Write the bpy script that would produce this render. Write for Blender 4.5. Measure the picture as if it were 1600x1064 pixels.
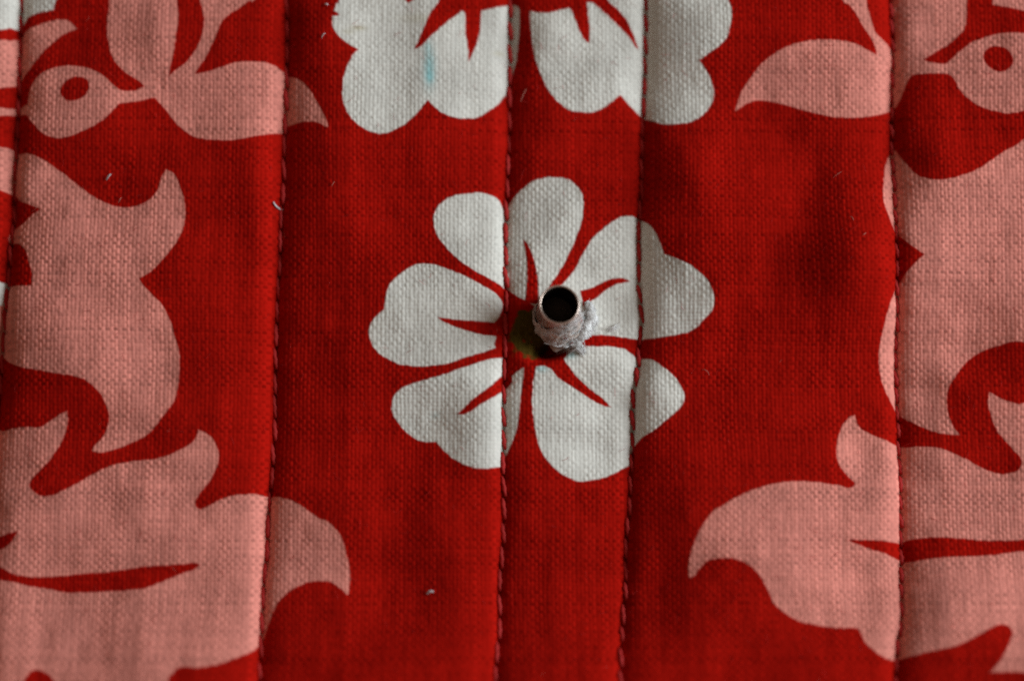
import bpy, math, random
import numpy as np
from mathutils import Vector, Matrix

# ------------------------------------------------------------------ scale, camera, world, light
K = 5.8e-5                       # metres per unit of cloth (quilting cotton, about 70 threads to the inch)
TILT = math.radians(7.5)        # the camera leans in from the near edge of the quilt
DIST = 4085 * K
CX, CY = 800.0, 532.0
sc = bpy.context.scene
for o in list(bpy.data.objects):
    bpy.data.objects.remove(o)
col = sc.collection

cam_d = bpy.data.cameras.new('camera')
cam_d.lens = 60.0
cam_d.sensor_width = 23.5
cam_d.clip_start = 0.01
cam_d.clip_end = 20.0
cam = bpy.data.objects.new('camera', cam_d)
col.objects.link(cam)
cam_pos = np.array([0.0, -DIST * math.sin(TILT), DIST * math.cos(TILT)])
cam.location = cam_pos
cam.rotation_euler = (TILT, 0, 0)
sc.camera = cam
cam_d.dof.use_dof = True
cam_d.dof.focus_distance = DIST + 6 * K
cam_d.dof.aperture_fstop = 3.7

world = bpy.data.worlds.new('World')
sc.world = world
world.use_nodes = True
bg = world.node_tree.nodes['Background']
bg.inputs['Color'].default_value = (1.0, 0.74, 0.56, 1)
bg.inputs['Strength'].default_value = 0.15

ld = bpy.data.lights.new('window_light', 'AREA')
ld.shape = 'RECTANGLE'
ld.size = 0.38
ld.size_y = 0.44
ld.energy = 6.6
ld.color = (0.86, 0.95, 1.0)
lamp = bpy.data.objects.new('window_light', ld)
col.objects.link(lamp)
az, el = math.radians(9), math.radians(26)
lamp.location = Vector((math.cos(az) * math.cos(el), math.sin(az) * math.cos(el), math.sin(el))) * 0.75
lamp.rotation_euler = (-Vector(lamp.location)).to_track_quat('-Z', 'Y').to_euler()

vs = sc.view_settings
vs.view_transform = 'Standard'
vs.look = 'None'
vs.exposure = 0.0
vs.gamma = 1.0
sc.render.engine = 'CYCLES'
sc.cycles.use_denoising = False
sc.cycles.filter_width = 1.9
sc.cycles.max_bounces = 6
sc.cycles.diffuse_bounces = 3

rng = np.random.RandomState(11)
random.seed(5)

# ------------------------------------------------------------------ cloth frame
def macro(cx, cy):
    """slow shape of the quilt: its near edge curls up a little"""
    d = np.maximum(np.asarray(cy, float) - 740.0, 0)
    e = np.maximum(np.asarray(cy, float) - 1080.0, 0)
    return 5.2e-4 * d * d - 5.2e-4 * e * e * 0.9

def traced(px, py, z=0.0):
    """a point of the traced drawing -> the cloth's own flat coordinates"""
    px = np.asarray(px, float); py = np.asarray(py, float)
    f = 4085.0
    dx = (px - CX) / f; dy = -(py - CY) / f
    ct, st = math.cos(TILT), math.sin(TILT)
    rx = dx; ry = dy * ct + st; rz = dy * st - ct
    zz = np.zeros_like(px) + z
    for _ in range(6):
        t = (zz - 4085 * ct) / rz
        x = rx * t; y = -4085 * st + ry * t
        cx, cy = x + CX, CY - y
        zz = macro(cx, cy) + z
    return cx, cy

def world_pt(cx, cy, h):
    return ((cx - CX) * K, -(cy - CY) * K, h * K)

# ------------------------------------------------------------------ noise
TAB = rng.rand(256, 256) * 2 - 1
def vnoise(x, y, s=0):
    x = x + 37.3 * s + 500; y = y + 91.7 * s + 500
    xi = np.floor(x).astype(int); yi = np.floor(y).astype(int)
    fx = x - xi; fy = y - yi
    fx = fx * fx * fx * (fx * (fx * 6 - 15) + 10); fy = fy * fy * fy * (fy * (fy * 6 - 15) + 10)
    a = TAB[xi & 255, yi & 255]; b = TAB[(xi + 1) & 255, yi & 255]
    c = TAB[xi & 255, (yi + 1) & 255]; d = TAB[(xi + 1) & 255, (yi + 1) & 255]
    return (a * (1 - fx) + b * fx) * (1 - fy) + (c * (1 - fx) + d * fx) * fy

# ------------------------------------------------------------------ seams (stitched lines), traced
SEAMS = [
    ([(31, -80), (31, 0), (28, 85), (25, 170), (22, 240), (19, 270), (18, 331), (13, 390), (10, 446), (4, 490), (0, 530), (-5, 600), (-16, 760), (-30, 1064), (-34, 1200)], 34.0),
    ([(447, -80), (447, 0), (449, 60), (447, 130), (445, 170), (442, 240), (440, 300), (437, 343), (436, 383), (434, 421), (431, 456), (430, 496), (429, 537), (427, 600), (427, 647), (426, 682), (424, 720), (422, 757), (419, 790), (416, 828), (415, 865), (410, 903), (409, 940), (406, 978), (404, 1015), (402, 1064), (398, 1200)], 37.5),
    ([(798, -80), (797, 0), (796, 120), (796, 200), (793, 270), (790, 328), (789, 371), (790, 406), (791, 441), (790, 520), (787, 595), (786, 630), (787, 665), (786, 737), (787, 808), (786, 843), (782, 880), (780, 920), (780, 958), (779, 995), (775, 1028), (773, 1064), (768, 1200)], 36.5),
    ([(1010, -80), (1010, 0), (1009, 112), (1007, 155), (1005, 210), (1004, 291), (1000, 341), (999, 371), (1000, 406), (999, 431), (1002, 466), (1004, 501), (1000, 537), (999, 567), (992, 607), (990, 637), (990, 675), (989, 712), (985, 772), (984, 805), (980, 830), (978, 865), (979, 895), (978, 928), (975, 958), (972, 1010), (970, 1064), (965, 1200)], 33.5),
    ([(1393, -80), (1394, 10), (1395, 38), (1396, 65), (1397, 95), (1396, 152), (1396, 205), (1395, 235), (1397, 258), (1399, 286), (1399, 344), (1400, 401), (1401, 458), (1404, 486), (1403, 547), (1404, 607), (1405, 642), (1407, 672), (1407, 700), (1409, 730), (1410, 782), (1411, 833), (1412, 868), (1412, 953), (1411, 978), (1406, 1000), (1402, 1064), (1398, 1200)], 28.0),
]
SEAM_XY = []
for pts, pitch in SEAMS:
    p = np.array(pts, float)
    cx, cy = traced(p[:, 0], p[:, 1], -4.0)
    SEAM_XY.append((cx, cy, pitch))

def seam_x(k, cy):
    cx_, cy_, _ = SEAM_XY[k]
    return np.interp(cy, cy_, cx_)

# puffs, hollows and creases of the padding: x, y, length, width, turn in degrees, height
DENTS = [
    (1345, 400, 84, 105, 10, 30.0), (1080, 275, 52, 66, 0, 9.0), (1075, 780, 50, 100, 0, 5.0), (855, 200, 40, 60, 0, 6.0), (850, 60, 36, 60, 0, 6.0), (515, 250, 50, 120, 0, 7.0), (505, 40, 46, 80, 0, 8.0), (1250, 320, 80, 50, 25, -7.0), (1150, 440, 70, 30, -35, 5.0), (1470, 210, 45, 80, 0, 8.0), (1475, 560, 45, 60, 0, 6.0), (1215, 395, 55, 60, 30, -5.0), (1022, 470, 34, 52, 0, 7.0), (1020, 615, 34, 40, 0, 5.0), (1100, 470, 60, 46, -30, 2.0),
    (836, 530, 24, 20, -15, -10.0), (858, 546, 24, 11, -12, -38.0), (392, 270, 40, 60, 0, 5.0), (330, 400, 60, 70, 0, -5.0), (410, 400, 26, 60, 0, 4.5),
    (250, 640, 120, 40, 0, 3.0), (1445, 620, 30, 60, 10, -3.0), (1490, 545, 70, 30, 10, -5.0), (1530, 610, 60, 26, 15, 4.0),
    (1352, 712, 40, 30, 20, -4.5), (1385, 760, 26, 60, 0, 4.0),
    (900, 222, 90, 24, 0, -5.0), (900, 262, 90, 22, 0, 3.5), (905, 130, 40, 60, 0, 3.0),
    (640, 250, 120, 50, 0, 2.5), (560, 470, 120, 60, 20, 2.5), (610, 890, 60, 150, 10, -4.0), (720, 960, 40, 130, 0, 4.0),
    (1100, 640, 50, 120, 10, -3.0), (1180, 880, 120, 40, 20, 3.5), (1030, 880, 30, 90, 0, -4.0),
    (1480, 100, 40, 60, 0, -3.0), (1470, 400, 30, 50, 0, 3.5), (1500, 480, 60, 30, 10, -3.5),
    (120, 60, 60, 80, 20, -3.0), (240, 80, 40, 100, 0, 3.0), (330, 130, 60, 60, 0, 3.0),
    (880, 690, 90, 22, 6, -4.0), (640, 330, 60, 80, 0, -2.0), (745, 350, 26, 40, 0, -2.5), (700, 470, 70, 30, 25, -2.5),
    (320, 880, 60, 80, 0, -3.0), (150, 800, 60, 100, 20, -3.0), (1340, 900, 40, 40, 0, -4.0), (1250, 820, 60, 60, 0, 3.0),
    (880, 360, 60, 30, 0, 2.0), (1255, 210, 90, 60, 10, -3.0), (1330, 230, 40, 120, 0, 4.0),
]
TUBE_BASE = tuple(float(v) for v in traced(864, 497))

def height(cx, cy):
    """relief of the quilted cloth (without its weave)"""
    cx = np.asarray(cx, float); cy = np.asarray(cy, float)
    xs = [seam_x(k, cy) for k in range(5)]
    edges = [xs[0] - 420] + xs + [xs[4] + 400]
    H = [31, 33, 30, 23, 33, 30]
    h = np.zeros_like(cx)
    for k in range(6):
        a, b = edges[k], edges[k + 1]
        m = (cx >= a) & (cx < b)
        da = np.maximum(cx - a, 0); db = np.maximum(b - cx, 0)
        wa = 1.0 + 0.35 * vnoise(cy / 130.0, cx * 0 + k, 3)
        wb = 1.0 + 0.35 * vnoise(cy / 130.0, cx * 0 + k, 4)
        amp = H[k] * (1 + 0.28 * vnoise(cy / 170.0, cx * 0 + k * 3.1, 5))
        f = (1 - 0.55 * np.exp(-da / (15 * wa)) - 0.45 * np.exp(-da / (58 * wa))) * (1 - 0.6 * np.exp(-db / (13 * wb)) - 0.4 * np.exp(-db / (46 * wb)))
        h = np.where(m, amp * f, h)
    h = np.where((cx < edges[0]) | (cx >= edges[6]), 0.0, h)
    for k in range(5):                                # needle holes pull the cloth down, the stitches gather it
        d = cx - xs[k]
        ph = (cy - SEAM_XY[k][1][0]) / SEAM_XY[k][2]
        g = np.exp(-(d / 7.0) ** 2)
        h -= 4.2 * g * (0.5 + 0.5 * np.cos(2 * np.pi * ph)) ** 2
        puck = np.exp(-np.abs(d) / 46.0) * (1 - np.exp(-np.abs(d) / 8.0))
        h += 4.0 * puck * vnoise(cy / (SEAM_XY[k][2] * 0.9), d / 160.0, 20 + k)
    h += 12.0 * vnoise(cx / 170.0, cy / 130.0, 1) + 2.9 * vnoise(cx / 66.0, cy / 74.0, 2) + 0.9 * vnoise(cx / 26.0, cy / 30.0, 6)
    for (x, y, sx, sy, rot, amp) in DENTS:
        c, s = math.cos(math.radians(rot)), math.sin(math.radians(rot))
        u = (cx - x) * c + (cy - y) * s; v = -(cx - x) * s + (cy - y) * c
        h += 1.5 * amp * np.exp(-(u / sx) ** 2 - (v / sy) ** 2)
    r = np.hypot(cx - TUBE_BASE[0] + 4, cy - TUBE_BASE[1] - 10)
    h += -16 * np.exp(-(r / 34.0) ** 2) + 5 * np.exp(-((r - 62) / 26.0) ** 2)
    return h - 27 + macro(cx, cy)

# ------------------------------------------------------------------ the printed design, traced
def P(s):
    out = []
    for t in s.split():
        c = t[0] == 'c'
        x, y = t.lstrip('c').split(',')
        out.append((float(x), float(y), c))
    return out

def spline(pts, closed=True, n=6):
    q = [np.array(p[:2]) for p in pts]; cor = [p[2] for p in pts]; N = len(q); out = []
    for i in range(N):
        p1, p2 = q[i], q[(i + 1) % N]
        p0 = q[i - 1] if not cor[i] else p1 - (p2 - p1) * 0.5
        p3 = q[(i + 2) % N] if not cor[(i + 1) % N] else p2 + (p2 - p1) * 0.5
        if np.hypot(*(p2 - p1)) < 1e-6:
            continue
        for j in range(n):
            t = j / n
            m1, m2 = (p2 - p0) * 0.5, (p3 - p1) * 0.5
            out.append((2 * t**3 - 3 * t**2 + 1) * p1 + (t**3 - 2 * t**2 + t) * m1 + (-2 * t**3 + 3 * t**2) * p2 + (t**3 - t**2) * m2)
    return np.array(out)

RED, WHITE, PINK, OLIVE = 0, 1, 2, 3
ART = []      # (colour, motif number, points); motif 0 belongs to the red ground
def art(colour, motif, s):
    ART.append((colour, motif, P(s)))

def eye(x, y, a, b, rot):
    c, s_ = math.cos(math.radians(rot)), math.sin(math.radians(rot))
    ART.append((RED, 0, [(x + a * math.cos(t) * c - b * math.sin(t) * s_, y + a * math.cos(t) * s_ + b * math.sin(t) * c, False) for t in np.linspace(0, 2 * math.pi, 17)[:-1]]))

# motif 1: upper left sprig
art(PINK, 1, "42,160 46,140 57,122 75,110 100,104 125,105 145,111 162,120 177,134 187,142 198,145 213,143 c227,137 215,126 197,115 180,97 172,77 168,50 169,25 172,0 180,-70 270,-70 276,0 279,25 277,50 274,75 269,100 c264,123 277,112 295,97 310,75 317,55 320,32 316,12 313,0 300,-70 440,-60 398,0 390,2 370,17 350,32 342,50 332,72 322,92 310,110 c306,118 313,117 332,112 357,104 378,99 400,98 415,99 430,104 442,112 450,119 467,125 482,140 495,160 507,182 c514,201 510,201 500,195 485,191 465,192 445,197 438,206 420,210 400,214 375,219 350,220 325,219 305,214 287,204 270,187 257,170 c243,153 225,158 205,161 c188,164 177,175 162,190 142,202 120,212 100,217 85,217 67,209 55,197 45,185 41,172")
eye(118.5, 141, 23.5, 18.5, -24)
# motif 2: leaf at the far left, motif 3: pale blossom in the corner
art(WHITE, 3, "-60,-60 95,-60 85,8 76,16 58,20 44,25 33,36 26,42 12,43 0,46 -60,52")
art(PINK, 2, "c120,45 108,33 95,31 75,34 55,40 40,46 28,58 22,60 0,62 -60,62 -60,140 0,136 22,131 30,122 45,106 60,88 75,72 92,58 108,49")
art(PINK, 1, "-60,166 20,167 40,162 c46,170 40,178 22,176 0,180 -60,184")
# motif 4: large left leaf
art(PINK, 4, "-60,226 0,229 16,232 30,239 45,240 65,248 92,266 107,278 130,296 150,310 172,320 195,325 212,323 230,316 242,306 250,291 255,276 c261,267 270,271 277,281 284,298 289,318 289,341 285,363 276,381 262,401 245,420 230,431 c219,437 225,447 240,463 255,478 265,498 271,516 275,532 281,552 281,577 279,604 274,627 262,644 247,664 230,681 207,692 185,701 162,707 c145,705 150,697 162,684 170,667 172,652 167,632 157,614 140,598 120,589 100,586 62,579 32,573 17,567 5,559 0,556 -60,540")
art(RED, 0, "-60,298 13,300 30,312 c62,326 45,338 28,352 14,358 11,376 25,378 38,388 45,405 c52,430 c51,447 12,446 8,441 -60,441")
art(WHITE, 3, "-60,441 5,440 5,458 3,474 -60,478")
# motif 5: lower left leaf
art(PINK, 5, "-60,676 0,672 25,668 45,668 65,667 82,657 97,647 c106,643 107,657 104,674 96,692 82,714 65,734 50,749 47,760 55,769 67,776 85,774 107,764 130,751 155,737 180,727 212,721 242,718 265,712 287,702 302,692 309,682 c311,672 322,677 334,687 341,704 342,722 336,739 327,754 315,769 306,784 309,794 317,796 330,789 347,781 370,774 400,772 415,775 432,776 450,780 465,787 482,798 500,810 512,815 525,827 535,844 541,865 545,885 546,905 c544,925 541,927 530,917 517,909 500,907 480,909 460,918 445,928 432,942 424,958 417,975 410,995 400,1010 390,1018 362,1030 337,1038 312,1042 287,1041 c277,1044 270,1053 263,1064 240,1150 -60,1150")
art(RED, 0, "-60,868 0,886 15,894 32,899 62,901 100,899 140,895 180,892 225,885 275,882 302,879 c313,882 305,889 282,897 255,908 232,917 212,921 175,923 137,925 100,925 75,920 45,915 20,909 0,905 -60,890")
art(RED, 0, "-60,850 0,838 15,833 c31,829 22,843 12,852 0,858 -60,872")
art(RED, 0, "c20,1100 36,1064 45,1050 57,1046 70,1050 84,1064 c100,1100")
# motif 6: blossom at the top
art(WHITE, 6, "528,-80 531,0 527,10 523,22 521,32 521,45 527,57 537,67 550,75 c560,81 552,91 545,105 539,120 536,137 537,160 545,180 557,195 575,206 595,211 612,207 632,196 650,180 662,165 c669,158 677,167 690,177 707,184 727,185 745,182 762,172 780,157 792,137 800,112 806,90 810,60 812,30 812,0 812,-80")
art(WHITE, 6, "c828,10 829,37 832,65 837,92 847,120 857,140 872,157 887,169 907,172 925,172 940,167 955,157 c970,145 980,155 992,167 1005,177 1022,186 1040,192 1060,193 1082,189 1100,177 1112,162 1115,145 1111,127 1102,110 c1091,96 1105,87 1122,76 1135,60 1141,37 1142,20 1138,5 1134,-8 1110,-80 828,-80")
art(RED, 0, "c700,-40 687,0 672,22 660,50 c647,79 660,72 677,55 700,35 c722,18 726,22 727,50 731,77 c732,96 742,75 749,52 752,32 c752,16 770,12 790,6 803,4 c812,12 829,16 845,19 862,19 877,15 c890,12 895,20 902,40 912,59 c920,66 922,57 921,37 919,20 c917,3 927,4 940,15 960,32 980,52 993,70 c999,74 992,55 980,30 965,12 950,0 c930,-40")
art(RED, 0, "c628,-12 632,0 c638,7 647,0 c652,-12")
art(RED, 0, "c519,22 526,23 c531,28 525,30 c518,29")
# motif 7: blossom in the middle
art(WHITE, 7, "732,302 712,305 696,312 682,326 678,343 681,363 690,378 705,396 725,413 750,428 770,438 c787,448 788,425 787,400 787,370 788,340 785,321 777,308 762,302 747,300")
art(WHITE, 7, "c792,325 800,309 812,296 832,282 855,276 875,276 890,280 902,290 910,303 912,321 910,341 902,366 892,388 882,408 872,426 862,442 852,458 c845,470 838,478 820,468 812,465 803,458 c792,448 791,420 791,380 791,350")
art(RED, 0, "c817,372 825,381 832,398 838,418 841,440 c842,474 c820,474 823,440 823,415 821,392")
art(WHITE, 7, "c876,446 886,436 900,416 912,393 925,373 940,358 955,346 970,337 985,335 997,338 1005,342 1017,352 1027,368 1035,388 c1037,396 1050,402 1070,411 1087,423 1102,438 1111,456 1115,473 1110,488 1097,503 1082,516 1062,522 1037,526 1012,528 997,528 980,526 960,523 940,522 c916,524 c905,526 890,510 880,480")
art(RED, 0, "c986,436 975,431 960,432 942,438 925,447 c907,453 c912,477 922,470 935,461 950,449 965,441")
art(WHITE, 7, "c838,572 850,571 862,574 880,560 885,555 895,545 915,541 935,540 955,540 975,543 990,552 997,559 1005,559 1017,560 1032,569 1050,584 1062,599 1069,617 1066,632 1055,644 1037,659 1020,672 1005,681 c994,692 988,705 986,722 970,732 952,742 932,748 912,751 897,749 877,739 860,724 847,707 840,687 835,662 832,637 832,612 834,592")
art(RED, 0, "c856,570 872,589 895,604 917,619 940,631 c956,634 940,619 920,604 902,587 887,569 c880,556")
art(WHITE, 7, "c785,557 760,562 732,572 707,581 682,589 657,596 637,602 622,611 614,622 612,637 617,652 630,669 645,682 662,689 c682,690 690,699 705,714 722,724 742,731 762,732 c782,728 787,716 793,706 799,690 806,672 811,645 815,607 c819,573 808,580 798,586 c789,580")
art(RED, 0, "c800,572 784,586 762,607 742,622 725,637 c714,648 727,648 745,637 765,624 784,612 c800,596")
art(WHITE, 7, "660,413 680,415 700,422 725,432 750,445 770,456 782,467 785,478 780,493 c773,503 776,512 775,525 772,536 c774,542 762,547 745,553 720,561 695,569 665,573 640,572 620,568 600,558 587,547 579,532 577,521 579,510 587,497 c601,485 603,471 606,453 615,438 630,426 645,417")
art(RED, 0, "c684,497 712,500 742,502 c777,503 c777,525 745,521 720,514 697,506")
art(OLIVE, 7, "795,520 798,504 808,492 824,487 842,489 858,500 864,518 858,538 846,551 828,556 810,550 799,537")
# motif 8: upper right sprig, motif 9: leaf in the corner
art(PINK, 8, "c1149,173 1153,160 1160,142 1175,120 1190,102 1200,93 1220,81 1237,74 1257,69 1287,66 1312,68 1335,72 1355,81 c1369,88 1368,80 1360,62 1347,45 1337,27 1325,12 1312,0 1280,-70 1340,-70 1351,0 1354,15 1359,32 1365,50 1375,61 1387,70 c1395,78 c1400,72 1400,40 1399,-70 1515,-70 1510,0 1509,25 1506,45 1497,57 1480,72 1462,82 c1442,94 1450,98 1465,101 1480,100 1495,86 1510,74 1530,64 1555,57 1580,56 1600,58 1660,72 1660,160 1600,176 1575,180 1550,176 1527,167 1510,155 1497,140 1490,125 c1480,117 1455,116 c1425,117 1419,126 1412,142 1407,155 1400,165 1390,172 1375,178 1350,184 1325,185 1300,184 1275,178 1250,171 1225,163 1200,157 1185,156 1170,160 1157,168")
eye(1557, 95.5, 23.5, 19, 28)
art(PINK, 9, "c1549,10 1570,14 1600,21 1660,40 1660,-70 1575,-70")
# motif 10: large right leaf
art(PINK, 10, "1660,186 1600,220 1585,230 1562,242 1542,257 1522,269 1502,277 1482,283 1460,284 1437,279 1425,268 1412,250 c1399,232 1390,245 1384,262 1381,285 1379,306 1382,323 1389,343 1397,362 1415,381 c1441,401 1425,416 1412,432 1404,445 1396,461 1388,480 1382,505 1378,525 1375,552 1376,580 1381,600 1389,617 1398,632 1407,645 1425,657 1450,669 1475,677 c1499,678 1487,659 1481,637 1481,612 1490,592 1505,572 1527,552 1555,541 1585,533 1660,515")
# motif 11: lower right leaf
art(PINK, 11, "c1337,647 1339,660 1347,670 1365,680 1385,687 1400,694 1420,698 1437,697 1457,698 1482,704 1510,717 1532,729 1555,738 1572,740 1590,735 1597,725 1594,714 1577,694 1562,677 1552,657 1545,632 c1545,612 1557,619 1575,627 1592,632 1660,650 1660,1060 1600,1050 1562,1049 c1543,1051 1560,1033 1572,1010 1580,990 1575,978 1562,975 1545,981 1525,993 1500,1005 1475,1012 1450,1018 1425,1024 1410,1029 1397,1031 1380,1025 1365,1015 1352,1002 1346,990 c1342,982 1332,980 1307,980 1282,977 1257,972 1235,963 1217,950 1207,938 1200,923 1195,913 1187,900 1177,889 1162,879 1145,873 1127,872 1107,875 1095,885 1085,898 c1077,902 1075,890 1077,873 1082,853 1090,833 1102,813 1115,798 1125,793 1142,782 1162,772 1182,764 1200,759 1225,754 1250,753 1275,754 1295,757 1310,759 1322,763 1332,761 c1337,755 1325,744 1316,734 1309,722 1306,704 1309,687 1315,669 1325,654")
art(RED, 0, "c1322,843 1350,843 1380,844 1407,847 1420,843 1437,840 1462,838 1487,839 1520,842 1550,844 1600,843 1660,840 1660,858 1600,861 1575,864 1550,867 1512,869 1482,870 1450,873 1430,877 1415,877 1400,871 1380,863 1355,856 1337,849")

# ------------------------------------------------------------------ the cloth as a sheet of crossing yarns
S = 4                                       # samples per yarn
PU, PV = 6.35, 6.05                         # yarn pitch
fx0, fy0 = -48.0, -48.0
NU, NV = 268, 196
def axis(start, pitch, n):
    fine = start + np.arange(n * S + 1) * pitch / S
    step = pitch / S * 1.14 ** np.arange(1, 43)
    step = np.minimum(step, 22)
    ext = np.cumsum(step)
    pos = np.concatenate([fine[0] - ext[::-1], fine, fine[-1] + ext])
    ph = np.concatenate([np.full(42, 0.0), np.arange(n * S + 1) / S, np.full(42, float(n))])
    w = np.concatenate([np.zeros(42), np.minimum(1, np.minimum(np.arange(n * S + 1), np.arange(n * S + 1)[::-1]) / (3.0 * S)), np.zeros(42)])
    return pos, ph, w
ax, pu, wu = axis(fx0, PU, NU)
ay, pv, wv = axis(fy0, PV, NV)
GX, GY = np.meshgrid(ax, ay)
U, V = np.meshgrid(pu, pv)
W = np.outer(wv, wu)
NY, NX = GX.shape
iu = np.minimum(np.floor(U).astype(int), NU - 1); iv = np.minimum(np.floor(V).astype(int), NV - 1)
# yarns wander a little
JX = 0.75 * vnoise(GX / 9.0, GY / 55.0, 7) + 1.6 * vnoise(GX / 120.0, GY / 140.0, 8)
JY = 0.75 * vnoise(GX / 55.0, GY / 9.0, 9) + 1.8 * vnoise(GX / 140.0, GY / 110.0, 10)
XX = GX + JX * W; YY = GY + JY * W
fu = U - np.floor(U); fv = V - np.floor(V)
wr = rng.rand(NU); fr = rng.rand(NV)            # each yarn its own thickness
slub_u = 0.22 * vnoise(iu * 3.7, GY / 32.0, 12); slub_v = 0.22 * vnoise(GX / 32.0, iv * 3.7, 13)
dome_u = (0.42 + 0.58 * np.sqrt(np.maximum(0, 1 - (2 * fu - 1) ** 2 * 0.98))) * (0.80 + 0.40 * wr[iu] + slub_u)
dome_v = (0.42 + 0.58 * np.sqrt(np.maximum(0, 1 - (2 * fv - 1) ** 2 * 0.98))) * (0.80 + 0.40 * fr[iv] + slub_v)
over_u = np.cos(np.pi * (V - 0.5)) * np.where(iu % 2 == 0, 1, -1)      # warp rises over every other weft
over_v = -np.cos(np.pi * (U - 0.5)) * np.where(iv % 2 == 0, 1, -1)
# which system is on top in this cell
sgn_cell = np.where((iu + iv) % 2 == 0, 1, -1)
ou = np.abs(np.cos(np.pi * (fv - 0.5))) * sgn_cell
ov = -np.abs(np.cos(np.pi * (fu - 0.5))) * sgn_cell
WEAVE = 1.28
hu = dome_u * 0.80 + ou * 0.62 + 0.20 + 0.25 * vnoise(U * 0.9, V * 0.9, 18)
hv = dome_v * 0.80 + ov * 0.55 + 0.25 * vnoise(U * 0.9, V * 0.9, 19)
weave = np.maximum(hu, hv) * WEAVE
top_u = hu >= hv
h_cloth = height(XX, YY)
ZZ = h_cloth + (weave - 1.2) * W + 0.25 * vnoise(XX / 2.6, YY / 2.6, 14) * W
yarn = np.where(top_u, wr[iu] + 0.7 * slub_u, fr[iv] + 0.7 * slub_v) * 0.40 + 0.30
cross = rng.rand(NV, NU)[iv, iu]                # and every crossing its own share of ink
yarn = np.clip(yarn + np.where(top_u, 0.12, -0.10) + 0.22 * (cross - 0.5), 0, 1)  # warp tops lighter, weft darker: weave shade painted into the yarn tone

# colour fields
cov = np.zeros((NY, NX, 4), np.float32)     # white, pink, olive, stain
motif = np.zeros((NY, NX), np.int16)
jag = 0.7 * vnoise(U * 1.0 + 0.5, V * 1.0 + 0.5, 16) + 0.25 * vnoise(XX / 17.0, YY / 17.0, 17)

def signed(poly):
    """signed distance (inside positive) on a window of the grid"""
    x0, y0 = poly.min(0) - 6; x1, y1 = poly.max(0) + 6
    c0, c1 = np.searchsorted(ax, x0 - 4), np.searchsorted(ax, x1 + 4)
    r0, r1 = np.searchsorted(ay, y0 - 4), np.searchsorted(ay, y1 + 4)
    X = XX[r0:r1, c0:c1]; Y = YY[r0:r1, c0:c1]
    ins = np.zeros(X.shape, bool); d2 = np.full(X.shape, 36.0)
    rows = ay[r0:r1]; cols = ax[c0:c1]
    n = len(poly)
    for i in range(n):
        (xa, ya), (xb, yb) = poly[i], poly[(i + 1) % n]
        lo, hi = min(ya, yb), max(ya, yb)
        a, b = np.searchsorted(rows, lo - 4), np.searchsorted(rows, hi + 4)
        if ya != yb:
            Ys = Y[a:b]; cr = (ya > Ys) != (yb > Ys)
            ins[a:b] ^= cr & (X[a:b] < xa + (Ys - ya) * (xb - xa) / (yb - ya))
        ca, cb = np.searchsorted(cols, min(xa, xb) - 9), np.searchsorted(cols, max(xa, xb) + 9)
        a, b = np.searchsorted(rows, lo - 9), np.searchsorted(rows, hi + 9)
        if a < b and ca < cb:
            Xs, Ys = X[a:b, ca:cb], Y[a:b, ca:cb]
            ex, ey = xb - xa, yb - ya
            L = ex * ex + ey * ey
            if L < 1e-9:
                continue
            t = np.clip(((Xs - xa) * ex + (Ys - ya) * ey) / L, 0, 1)
            dd = (Xs - xa - t * ex) ** 2 + (Ys - ya - t * ey) ** 2
            d2[a:b, ca:cb] = np.minimum(d2[a:b, ca:cb], dd)
    sd = np.sqrt(d2) * np.where(ins, 1, -1)
    return (slice(r0, r1), slice(c0, c1)), sd

for colour, mid, pts in ART:
    pl = spline(pts)
    cx, cy = traced(pl[:, 0], pl[:, 1], -1.0)
    win, sd = signed(np.stack([cx, cy], 1))
    if colour == OLIVE:                     # the centre is roughly stippled
        c = np.clip(0.5 + (sd + 5.0 * vnoise(XX[win] / 9.0, YY[win] / 9.0, 50) + 3.0 * vnoise(U[win] * 1.0, V[win] * 1.0, 51)) / 4.0, 0, 1)
    else:
        c = np.clip(0.5 + (sd + jag[win]) / 2.1, 0, 1)
    for ch in range(3):
        tgt = 1.0 if colour == ch + 1 else 0.0
        cov[win][..., ch] += (tgt - cov[win][..., ch]) * c
    mm = motif[win]
    mm[c > 0.5] = mid

# washable-marker traces and small stains: x, y, half length, half width, strength (+ teal, - brownish)
stain = np.zeros((NY, NX), np.float32)
for (x, y, sx, sy, a) in [(671, 106, 9, 30, .85), (672, 122, 6, 9, .5), (668, 74, 5, 9, .35), (846, 575, 10, 6, .6), (891, 551, 10, 8, .7), (917, 505, 9, 12, .45), (680, 648, 8, 6, .2)]:
    cx, cy = traced(x, y)
    stain += a * np.exp(-((XX - cx) / sx) ** 2 - ((YY - cy) / sy) ** 2)
stain *= cov[..., 0]
dirt = np.zeros((NY, NX), np.float32)
for (x, y, sx, sy, a) in [(561, 47, 12, 4, .6), (545, 54, 10, 4, .35), (655, 30, 30, 8, .3), (780, 80, 10, 4, .35), (700, 590, 6, 4, .3)]:
    cx, cy = traced(x, y)
    dirt += a * np.exp(-((XX - cx) / sx) ** 2 - ((YY - cy) / sy) ** 2)

dirt *= cov[..., 0]

# ------------------------------------------------------------------ materials
def new_mat(name):
    m = bpy.data.materials.new(name); m.use_nodes = True
    nt = m.node_tree
    return m, nt, nt.nodes['Principled BSDF']

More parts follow.
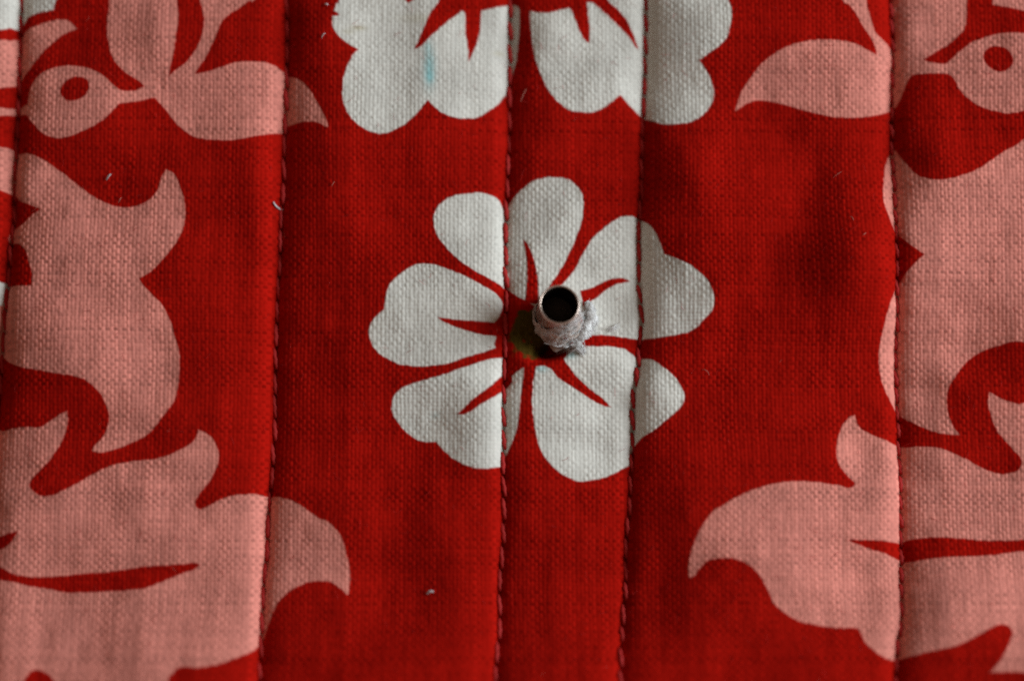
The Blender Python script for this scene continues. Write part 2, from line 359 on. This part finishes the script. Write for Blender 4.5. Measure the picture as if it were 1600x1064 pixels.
def cloth_material():
    m, nt, b = new_mat('printed_cotton')
    N, L = nt.nodes, nt.links
    def attr(n):
        a = N.new('ShaderNodeAttribute'); a.attribute_name = n; return a
    pr = attr('print'); mk = attr('marks')
    sp = N.new('ShaderNodeSeparateColor'); L.new(pr.outputs['Color'], sp.inputs[0])
    sm = N.new('ShaderNodeSeparateColor'); L.new(mk.outputs['Color'], sm.inputs[0])
    def mix(fac, a, c, blend='MIX'):
        x = N.new('ShaderNodeMix'); x.data_type = 'RGBA'; x.blend_type = blend
        for sock, v in ((x.inputs[0], fac), (x.inputs[6], a), (x.inputs[7], c)):
            if isinstance(v, bpy.types.NodeSocket): L.new(v, sock)
            else: sock.default_value = v
        return x.outputs[2]
    c = mix(sp.outputs[1], (0.355, 0.0065, 0.0034, 1), (0.70, 0.245, 0.195, 1))
    c = mix(sp.outputs[0], c, (0.70, 0.675, 0.615, 1))
    c = mix(sp.outputs[2], c, (0.080, 0.050, 0.009, 1))
    c = mix(sm.outputs[0], c, (0.34, 0.62, 0.63, 1))
    c = mix(sm.outputs[1], c, (0.42, 0.36, 0.20, 1))
    # every yarn took the dye a little differently, weave shade is painted in too, and washing has faded the cloth unevenly
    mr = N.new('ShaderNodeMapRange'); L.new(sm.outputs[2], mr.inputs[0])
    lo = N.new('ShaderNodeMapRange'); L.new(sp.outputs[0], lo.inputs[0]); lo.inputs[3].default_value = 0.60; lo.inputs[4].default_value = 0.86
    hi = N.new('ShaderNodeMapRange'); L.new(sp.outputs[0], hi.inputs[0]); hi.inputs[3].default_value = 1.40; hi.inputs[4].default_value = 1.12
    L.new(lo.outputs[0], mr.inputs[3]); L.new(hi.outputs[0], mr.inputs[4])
    tc = N.new('ShaderNodeTexCoord')
    ns = N.new('ShaderNodeTexNoise'); ns.inputs['Scale'].default_value = 190; ns.inputs['Detail'].default_value = 4
    L.new(tc.outputs['Object'], ns.inputs['Vector'])
    mr2 = N.new('ShaderNodeMapRange'); L.new(ns.outputs[0], mr2.inputs[0])
    mr2.inputs[1].default_value = 0.3; mr2.inputs[2].default_value = 0.7
    mr2.inputs[3].default_value = 0.90; mr2.inputs[4].default_value = 1.08
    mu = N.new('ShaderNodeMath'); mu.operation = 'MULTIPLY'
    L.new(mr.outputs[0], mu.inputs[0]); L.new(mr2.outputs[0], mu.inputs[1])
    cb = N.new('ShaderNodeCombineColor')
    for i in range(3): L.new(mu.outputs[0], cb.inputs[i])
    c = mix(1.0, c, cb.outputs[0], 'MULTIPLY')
    L.new(c, b.inputs['Base Color'])
    b.inputs['Roughness'].default_value = 0.88
    b.inputs['Specular IOR Level'].default_value = 0.0
    b.inputs['Sheen Weight'].default_value = 0.0
    b.inputs['Sheen Roughness'].default_value = 0.5
    # loose fibres of each yarn
    nf = N.new('ShaderNodeTexNoise'); nf.inputs['Scale'].default_value = 9000; nf.inputs['Detail'].default_value = 2
    L.new(tc.outputs['Object'], nf.inputs['Vector'])
    bp = N.new('ShaderNodeBump'); bp.inputs['Strength'].default_value = 0.35; bp.inputs['Distance'].default_value = 3e-5
    L.new(nf.outputs[0], bp.inputs['Height']); L.new(bp.outputs[0], b.inputs['Normal'])
    return m

def plain(name, rgb, rough=0.8, metal=0.0, spec=0.3, vary=0.15, scale=3000, bump=0.0):
    m, nt, b = new_mat(name)
    N, L = nt.nodes, nt.links
    tc = N.new('ShaderNodeTexCoord')
    ns = N.new('ShaderNodeTexNoise'); ns.inputs['Scale'].default_value = scale; ns.inputs['Detail'].default_value = 3
    L.new(tc.outputs['Object'], ns.inputs['Vector'])
    rp = N.new('ShaderNodeValToRGB')
    rp.color_ramp.elements[0].position = 0.3; rp.color_ramp.elements[1].position = 0.7
    rp.color_ramp.elements[0].color = tuple(v * (1 - vary) for v in rgb) + (1,)
    rp.color_ramp.elements[1].color = tuple(min(1, v * (1 + vary)) for v in rgb) + (1,)
    L.new(ns.outputs[0], rp.inputs[0]); L.new(rp.outputs[0], b.inputs['Base Color'])
    b.inputs['Roughness'].default_value = rough; b.inputs['Metallic'].default_value = metal
    b.inputs['Specular IOR Level'].default_value = spec
    if bump:
        bp = N.new('ShaderNodeBump'); bp.inputs['Strength'].default_value = bump; bp.inputs['Distance'].default_value = 2e-5
        L.new(ns.outputs[0], bp.inputs['Height']); L.new(bp.outputs[0], b.inputs['Normal'])
    return m

M_CLOTH = cloth_material()
M_THREAD = plain('red_thread', (0.42, 0.012, 0.010), 0.7, 0, 0.3, 0.2, 6000, 0.3)
M_METAL = plain('nickel_plate', (0.74, 0.58, 0.49), 0.36, 1.0, 0.5, 0.10, 1500, 0.0)
M_BORE = plain('shaded_bore', (0.05, 0.035, 0.028), 0.55, 1.0, 0.3, 0.2, 3000, 0.1)  # near-black colour stands in for the shade down inside the tube
M_BATT = plain('cotton_batting', (0.44, 0.36, 0.31), 0.95, 0, 0.1, 0.45, 1400, 0.6)  # brown tint holds both grime and painted-in shade below the rim
M_FIB = plain('cotton_fibre', (0.80, 0.79, 0.78), 0.9, 0, 0.1, 0.08, 2500)
M_FIBR = plain('red_fibre', (0.42, 0.05, 0.05), 0.9, 0, 0.1, 0.2, 2500)
M_FIBT = plain('teal_fibre', (0.30, 0.52, 0.58), 0.9, 0, 0.1, 0.2, 2500)
M_FAINT = plain('faint_lint', (0.44, 0.17, 0.13), 0.8, 0, 0.2, 0.15, 3000)
M_LINT = plain('grey_lint', (0.52, 0.46, 0.47), 0.8, 0, 0.2, 0.15, 3000)

# ------------------------------------------------------------------ object helpers
def link(name, me, mat, parent=None):
    o = bpy.data.objects.new(name, me); col.objects.link(o)
    if mat is not None and len(me.materials) == 0: me.materials.append(mat)
    if parent is not None: o.parent = parent
    return o

def empty(name, loc=(0, 0, 0)):
    o = bpy.data.objects.new(name, None); col.objects.link(o); o.location = loc
    o.empty_display_size = 0.005
    return o

def tag(o, label=None, cat=None, group=None, kind=None):
    if label: o['label'] = label
    if cat: o['category'] = cat
    if group: o['group'] = group
    if kind: o['kind'] = kind
    return o

def mesh_np(name, co, faces, smooth=True):
    me = bpy.data.meshes.new(name)
    nv, nf, k = len(co), len(faces), faces.shape[1]
    me.vertices.add(nv); me.vertices.foreach_set('co', np.ascontiguousarray(co, np.float32).ravel())
    me.loops.add(nf * k); me.loops.foreach_set('vertex_index', np.ascontiguousarray(faces, np.int32).ravel())
    me.polygons.add(nf); me.polygons.foreach_set('loop_start', np.arange(0, nf * k, k, dtype=np.int32))
    if smooth: me.polygons.foreach_set('use_smooth', np.ones(nf, bool))
    me.update(calc_edges=True)
    return me

# ------------------------------------------------------------------ the quilt
quilt = empty('quilt')
tag(quilt, 'red cotton quilt printed with white blossoms and pink leaves, stitched in vertical channels', 'quilt')

CO = np.stack([(XX - CX) * K, -(YY - CY) * K, ZZ * K], -1).reshape(-1, 3)
idx = np.arange(NY * NX).reshape(NY, NX)
F = np.stack([idx[:-1, :-1], idx[1:, :-1], idx[1:, 1:], idx[:-1, 1:]], -1)
fm = motif[:-1, :-1].copy()
PRN = np.concatenate([cov[..., :3], np.ones((NY, NX, 1), np.float32)], -1).reshape(-1, 4)
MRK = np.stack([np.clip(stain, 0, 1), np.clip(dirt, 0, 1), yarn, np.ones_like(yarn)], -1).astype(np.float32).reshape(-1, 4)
NAMES = {0: ('red_ground_cloth', None),
         1: ('printed_leaf_sprig', 'pink printed sprig in the upper left corner, one leaf with a red eye'),
         2: ('printed_leaf', 'small pink printed leaf at the upper left edge'),
         3: ('printed_blossom', 'sliver of white printed blossom at the left edge'),
         4: ('printed_leaf', 'large pink printed leaf on the left, beside the leftmost seam'),
         5: ('printed_leaf', 'pink printed leaf with a long red vein, lower left'),
         6: ('printed_blossom', 'white printed blossom cut by the top edge, with a teal smudge'),
         7: ('printed_blossom', 'white printed blossom with red veins and olive centre round the metal tube'),
         8: ('printed_leaf_sprig', 'pink printed sprig in the upper right corner, one leaf with a red eye'),
         9: ('printed_leaf', 'tip of a pink printed leaf in the upper right corner'),
         10: ('printed_leaf', 'large pink printed leaf on the right, crossed by the rightmost seam'),
         11: ('printed_leaf', 'pink printed leaf with a long red vein, lower right')}
for k in range(12):
    sel = F[fm == k]
    if not len(sel): continue
    used, inv = np.unique(sel.ravel(), return_inverse=True)
    me = mesh_np(NAMES[k][0], CO[used], inv.reshape(-1, 4))
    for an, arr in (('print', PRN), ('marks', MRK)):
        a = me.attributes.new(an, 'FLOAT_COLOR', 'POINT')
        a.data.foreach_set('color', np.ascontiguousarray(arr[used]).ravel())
    o = link(NAMES[k][0], me, M_CLOTH, quilt)
    if NAMES[k][1]: o['label'] = NAMES[k][1]

# ------------------------------------------------------------------ stitches: two-ply thread lying in the seam, its ends going down
def stitch_mesh(slant):
    n, r = 11, 8
    co, fc = [], []
    for i in range(n):
        t = i / (n - 1)
        y = (t - 0.5)
        z = 3.1 * math.sin(math.pi * t) ** 0.6 - 2.4
        rad = 3.9 * (0.62 + 0.38 * math.sin(math.pi * t) ** 0.7)
        xo = slant * (t - 0.5)
        tw = t * math.pi * 2.6
        for j in range(r):
            a = 2 * math.pi * j / r
            rr = rad * (1 + 0.20 * math.cos(2 * (a - tw)))
            co.append((xo + rr * math.cos(a), y, z + 0.9 * rr * math.sin(a)))
    for i in range(n - 1):
        for j in range(r):
            fc.append((i * r + j, i * r + (j + 1) % r, (i + 1) * r + (j + 1) % r, (i + 1) * r + j))
    co = np.array(co); co[:, [0, 2]] *= K
    me = mesh_np('stitch', co, np.array(fc))
    me.materials.append(M_THREAD)
    return me
ST = [stitch_mesh(s) for s in (-4.0, -2.0, -6.0)]
for k in range(5):
    sx_, sy_, pitch = SEAM_XY[k]
    i = 0
    while True:
        ya = sy_[0] + i * pitch; yb = ya + pitch
        i += 1
        if yb > 1100: break
        if yb < -30: continue
        ym = 0.5 * (ya + yb) + rng.uniform(-1.5, 1.5)
        xm = float(seam_x(k, ym)) + rng.uniform(-0.8, 0.8)
        if xm < -30: continue
        x1, x2 = float(seam_x(k, ya)), float(seam_x(k, yb))
        hz = float(height(np.array([xm]), np.array([ym]))[0])
        h1 = float(height(np.array([x1]), np.array([ya + 5]))[0]); h2 = float(height(np.array([x2]), np.array([yb - 5]))[0])
        o = link('stitch', ST[rng.randint(3)], None, quilt)
        L = (pitch * rng.uniform(0.84, 0.97)) * K
        yax = Vector(((x1 - x2) * K, (yb - ya) * K, (h1 - h2) * K)).normalized()
        xax = Vector((1, 0, 0)); xax = (xax - yax * xax.dot(yax)).normalized()
        zax = xax.cross(yax)
        mt = Matrix((xax, yax, zax)).transposed().to_4x4()
        w = rng.uniform(0.9, 1.12)
        o.matrix_world = Matrix.Translation(world_pt(xm, ym, hz + rng.uniform(1.6, 3.4))) @ mt @ Matrix.Diagonal((w, L, w, 1))

# ------------------------------------------------------------------ fibres
def fibre_mesh(name, lines, rad, sides=4):
    co, fc = [], []
    for ln, r0 in zip(lines, rad):
        ln = np.asarray(ln, float); n = len(ln); base = len(co)
        tg = np.gradient(ln, axis=0); tg /= np.linalg.norm(tg, axis=1)[:, None] + 1e-12
        for i in range(n):
            t = tg[i]; a = np.array([0, 0, 1.0]) if abs(t[2]) < 0.9 else np.array([1.0, 0, 0])
            b = np.cross(t, a); b /= np.linalg.norm(b); c = np.cross(t, b)
            r = r0 * (0.35 + 0.65 * math.sin(math.pi * min(1, max(0, (i + 0.6) / (n + 0.2)))))
            for j in range(sides):
                an = 2 * math.pi * j / sides
                co.append(ln[i] + r * (math.cos(an) * b + math.sin(an) * c))
        for i in range(n - 1):
            for j in range(sides):
                fc.append((base + i * sides + j, base + i * sides + (j + 1) % sides, base + (i + 1) * sides + (j + 1) % sides, base + (i + 1) * sides + j))
    return mesh_np(name, np.array(co), np.array(fc))

# ------------------------------------------------------------------ the hollow metal tube
TUBE_H = 84.0
def ray_at(px, py, z):
    cx, cy = traced(px, py, z); return np.array(world_pt(float(cx), float(cy), z))
tip = ray_at(874.5, 475.5, TUBE_H - 16)
base = np.array(world_pt(TUBE_BASE[0], TUBE_BASE[1], -30))
axis_v = Vector(tip - base); tube_len = axis_v.length; axis_v.normalize()
tube = empty('hollow_rivet', tuple(base))
tube.rotation_euler = axis_v.to_track_quat('Z', 'Y').to_euler()
tag(tube, 'short hollow silver metal tube standing up through the middle of the white blossom', 'rivet')
def lathe(name, prof, mat, n=128, wob=0.0):
    co, fc = [], []
    for r, z in prof:
        for j in range(n):
            a = 2 * math.pi * j / n
            rr = r * (1 + wob * math.sin(2 * a + 0.7) + 0.5 * wob * math.sin(5 * a))
            co.append((rr * math.cos(a) * K, rr * math.sin(a) * K, z * K))
    for i in range(len(prof) - 1):
        for j in range(n):
            fc.append((i * n + j, i * n + (j + 1) % n, (i + 1) * n + (j + 1) % n, (i + 1) * n + j))
    return link(name, mesh_np(name, np.array(co), np.array(fc)), mat, tube)
TL = tube_len / K
lathe('shank', [(30.6, 0), (30.6, TL * 0.5), (30.8, TL - 7), (31.2, TL - 4.2)], M_METAL, wob=0.004)
rim = [(31.2 - 1.3 + 1.5 * math.cos(a), TL - 3.2 + 2.0 * math.sin(a)) for a in np.linspace(-0.5, math.pi + 0.3, 14)]
lathe('rim', rim, M_METAL, wob=0.004)
lathe('bore', [(28.5, TL - 3.9), (28.4, TL - 8), (28.2, TL * 0.45), (26.0, TL * 0.40), (0.5, TL * 0.39)], M_BORE, wob=0.004)

# ------------------------------------------------------------------ batting pulled up round the tube
fluff = empty('frayed_batting', tuple(base))
tag(fluff, 'fuzzy tuft of white batting fibres pulled up around the base of the metal tube', 'batting')
B = Vector(base); A = axis_v
e1 = A.orthogonal().normalized(); e1 = (Vector((1, 0, 0)) - A * A.x).normalized(); e2 = A.cross(e1)
def on_tube(r, ang, z):
    return np.array(A * (z * K) + (e1 * math.cos(ang) + e2 * math.sin(ang)) * (r * K))
def lean(ang):
    return (0.5 + 0.5 * math.cos(ang + 0.75)) ** 2.4          # 1 towards the lower right, 0 opposite
def collar_r(ang, t):
    return 31.3 + (1 - t) ** 1.3 * (1.2 + 21 * lean(ang)) + 0.8
def collar_top(ang):
    return 30 + (TL - 30) * (0.14 + 0.74 * lean(ang))
co, fc = [], []
nr, na = 16, 64
for i in range(nr):
    t = i / (nr - 1)
    for j in range(na):
        ang = 2 * math.pi * j / na
        nz = float(vnoise(np.array([ang * 4.0]), np.array([t * 5.0]), 30)[0]) * 5.0 + float(vnoise(np.array([ang * 11.0]), np.array([t * 13.0]), 31)[0]) * 1.6
        top = collar_top(ang) + 7 * float(vnoise(np.array([ang * 3.0]), np.array([0.0]), 32)[0])
        z = 6 + (top - 6) * t
        r = collar_r(ang, t) + nz * (1 - 0.6 * t)
        co.append(on_tube(max(r, 30.9), ang, z))
for i in range(nr - 1):
    for j in range(na):
        fc.append((i * na + j, i * na + (j + 1) % na, (i + 1) * na + (j + 1) % na, (i + 1) * na + j))
link('batting_collar', mesh_np('batting_collar', np.array(co), np.array(fc)), M_BATT, fluff)
def strands(n, spread, seed, length=(6, 20)):
    r_ = random.Random(seed); lines = []; rad = []
    while len(lines) < n:
        ang = r_.uniform(-math.pi, math.pi)
        if r_.random() > 0.06 + 0.94 * lean(ang - 0.30) ** 1.2: continue
        t = r_.random() ** 1.2
        z = 14 + (collar_top(ang) - 12) * t
        r = collar_r(ang, t) + r_.uniform(-1.5, 1.5)
        phi = r_.uniform(0, 2 * math.pi); cur = r_.gauss(0, 0.35); dr = r_.uniform(-0.15, spread)
        st = r_.uniform(*length) / 9; ln = []
        for i in range(10):
            ln.append(on_tube(max(r, 31.4), ang, max(z, 24)))
            ang += math.cos(phi) * st / r; z += math.sin(phi) * st; r += dr * st
            phi += cur; cur += r_.gauss(0, 0.16); dr += r_.gauss(0, 0.07)
        lines.append(ln); rad.append(r_.uniform(0.14, 0.34) * K)
    return lines, rad
for nm, n, sp, seed, mt in (('white_fibres', 800, 0.10, 1, M_FIB), ('red_fibres', 36, 0.1, 2, M_FIBR), ('teal_fibres', 40, 0.1, 3, M_FIBT)):
    ln, rd = strands(n, sp, seed)
    o = link(nm, fibre_mesh(nm, ln, rd), mt, fluff); o['kind'] = 'stuff'
# a matted roll of batting along the right side of the tube
path = [(917, 470, 5, 3.5), (924, 484, 7, 6.5), (924, 500, 9, 8.5), (916, 515, 9, 9.0), (905, 527, 8, 9.0), (898, 536, 6, 7.0), (908, 543, 5, 4.5), (912, 551, 4, 2.5)]
pp = np.array([np.array([float(v) for v in traced(p[0], p[1])] + [p[2], p[3]]) for p in path])
tt = np.linspace(0, len(pp) - 1, 40); roll = np.stack([np.interp(tt, np.arange(len(pp)), pp[:, c]) for c in range(4)], 1)
roll_h = height(roll[:, 0], roll[:, 1])
co, fc = [], []
def skin_roll(q, ang, extra=0.0):
    x, y, zc, r = roll[q]
    tx, ty = roll[min(q + 1, 39)][:2] - roll[max(q - 1, 0)][:2]; n_ = math.hypot(tx, ty) + 1e-6
    rr = r * (1 + 0.30 * float(vnoise(np.array([q * 0.42]), np.array([ang * 1.3]), 40)[0]) + 0.12 * float(vnoise(np.array([q * 1.1]), np.array([ang * 3.0]), 41)[0])) + extra
    px_, py_ = x - ty / n_ * rr * math.cos(ang), y + tx / n_ * rr * math.cos(ang)
    return np.array(world_pt(px_, py_, roll_h[q] + zc * 0.7 + rr * 0.8 * math.sin(ang))) - base
for q in range(40):
    for j in range(18):
        co.append(skin_roll(q, 2 * math.pi * j / 18))
for q in range(39):
    for j in range(18):
        fc.append((q * 18 + j, q * 18 + (j + 1) % 18, (q + 1) * 18 + (j + 1) % 18, (q + 1) * 18 + j))
link('batting_roll', mesh_np('batting_roll', np.array(co), np.array(fc)), M_FIB, fluff)
rr_ = random.Random(77); lines, rad = [], []
for _ in range(420):
    q = rr_.uniform(0, 39); an = rr_.uniform(-0.6, 3.7); dq = rr_.gauss(0, 0.7); da = rr_.gauss(0, 0.22); ex = rr_.uniform(-0.3, 0.6); ln = []
    for i in range(8):
        ln.append(skin_roll(int(min(39, max(0, q))), an, ex) + np.array([rr_.gauss(0, .15), rr_.gauss(0, .15), 0]) * K)
        q += dq; an += da; ex += rr_.uniform(-0.1, 0.45); da += rr_.gauss(0, 0.06)
    lines.append(ln); rad.append(rr_.uniform(0.14, 0.32) * K)
o = link('roll_fibres', fibre_mesh('roll_fibres', lines, rad), M_FIB, fluff); o['kind'] = 'stuff'
# the loose wisps that lie out on the cloth to the right and below
r_ = random.Random(9); lines, rad = [], []
def cloth_z(cx, cy): return float(height(np.array([cx]), np.array([cy]))[0])
for (px, py, qx, qy, n, wdt) in [(908, 500, 926, 478, 16, 6), (905, 520, 930, 500, 24, 7), (900, 535, 914, 552, 20, 4), (950, 514, 965, 508, 14, 3), (880, 545, 905, 540, 26, 6), (905, 510, 932, 516, 12, 4)]:
    for _ in range(n):
        x0, y0 = px + r_.gauss(0, wdt), py + r_.gauss(0, wdt); x1, y1 = qx + r_.gauss(0, wdt), qy + r_.gauss(0, wdt)
        bow = r_.gauss(0, 5); lift = r_.uniform(0.5, 9); ln = []
        a0, b0 = traced(x0, y0); a1, b1 = traced(x1, y1)
        for i in range(8):
            t = i / 7
            x = a0 + (a1 - a0) * t + bow * math.sin(math.pi * t); y = b0 + (b1 - b0) * t + bow * 0.5 * math.sin(2.2 * t * math.pi)
            ln.append(np.array(world_pt(x, y, cloth_z(x, y) + 2.2 + lift * math.sin(math.pi * t))) - base)
        lines.append(ln); rad.append(r_.uniform(0.16, 0.4) * K)
o = link('loose_wisps', fibre_mesh('loose_wisps', lines, rad), M_FIB, fluff); o['kind'] = 'stuff'

# ------------------------------------------------------------------ lint lying on the cloth
LINT = [
    (434, 320, 18, 36, 2.4, 'grey bit of lint lying across the stitches beside the large left leaf'),
    (170, 277, 12, -50, 2.6, 'white speck of lint on the red notch above the large left leaf'),
    (507, 62, 10, -55, 1.8, 'white speck of lint left of the top blossom, the lower of the two'),
    (511, 12, 6, 20, 2.2, 'white speck of lint left of the top blossom, the upper of the two'),
    (672, 925, 11, -15, 3.0, 'white speck of lint on plain red cloth below the middle blossom'),
    (818, 146, 22, -65, 1.3, 'pale curved fibre on the red gap between two petals of the top blossom'),
    (1308, 274, 16, -35, 0.8, 'thin yellowish fibre on plain red cloth left of the right leaf tip'),
    (1327, 346, 9, 55, 1.0, 'pale short fibre on plain red cloth beside the right leaf'),
    (1345, 373, 7, -40, 1.1, 'tiny pale fibre nearest the rightmost seam'),
    (188, 313, 9, -60, 1.2, 'faint pale fibre at the lower rim of the red notch on the left leaf'),
    (1103, 581, 13, 40, 0.9, 'faint pale fibre on red cloth right of the middle blossom'),
    (521, 290, 9, -60, 0.9, 'faint pale fibre on plain red cloth right of the left stitched seam'),
]
for (px, py, ln_, ang, r0, lab) in LINT:
    r0 *= 0.52
    cx, cy = (float(v) for v in traced(px, py))
    a = math.radians(ang); pts = []
    bow = r_.uniform(-0.18, 0.18) * ln_
    org = np.array(world_pt(cx, cy, cloth_z(cx, cy)))
    strs, rads = [], []
    for q in range(3 if r0 > 0.8 else 1):
        pts = []
        off = (q - 1) * r0 * 0.6 if r0 > 0.8 else 0
        for i in range(8):
            s = (i / 7 - 0.5) * ln_
            b_ = bow * (1 - (2 * i / 7 - 1) ** 2) + off
            x = cx + s * math.cos(a) - b_ * math.sin(a); y = cy + s * math.sin(a) + b_ * math.cos(a)
            pts.append(np.array(world_pt(x, y, cloth_z(x, y) + 2.2 + r0 + 1.2 * math.sin(math.pi * i / 7) + 0.4 * q)) - org)
        strs.append(pts); rads.append(r0 * (0.62 if r0 > 0.8 else 1) * K)
    o = link('lint_fibre', fibre_mesh('lint_fibre', strs, rads, 6), M_FAINT if r0 < 0.8 else M_LINT)
    o.location = tuple(org)
    tag(o, lab, 'lint', 'bits of lint on the quilt')

# short stray hairs that stand off the weave
lines, rad = [], []
for _ in range(900):
    x, y = r_.uniform(-20, 1620), r_.uniform(-20, 1080)
    a = r_.uniform(0, 2 * math.pi); L = r_.uniform(4, 15); da = r_.gauss(0, 0.25); ln = []
    z0 = cloth_z(x, y)
    for i in range(5):
        ln.append(np.array(world_pt(x, y, z0 + 1.6 + r_.uniform(0.2, 1.2) * i * 0.7)))
        x += math.cos(a) * L / 4; y += math.sin(a) * L / 4; a += da
    lines.append(ln); rad.append(r_.uniform(0.16, 0.30) * K)
o = link('stray_fuzz', fibre_mesh('stray_fuzz', lines[:760], rad[:760], 3), M_THREAD, quilt); o['kind'] = 'stuff'
o = link('pale_fuzz', fibre_mesh('pale_fuzz', lines[860:], [v * 0.7 for v in rad[860:]], 3), M_FAINT, quilt); o['kind'] = 'stuff'
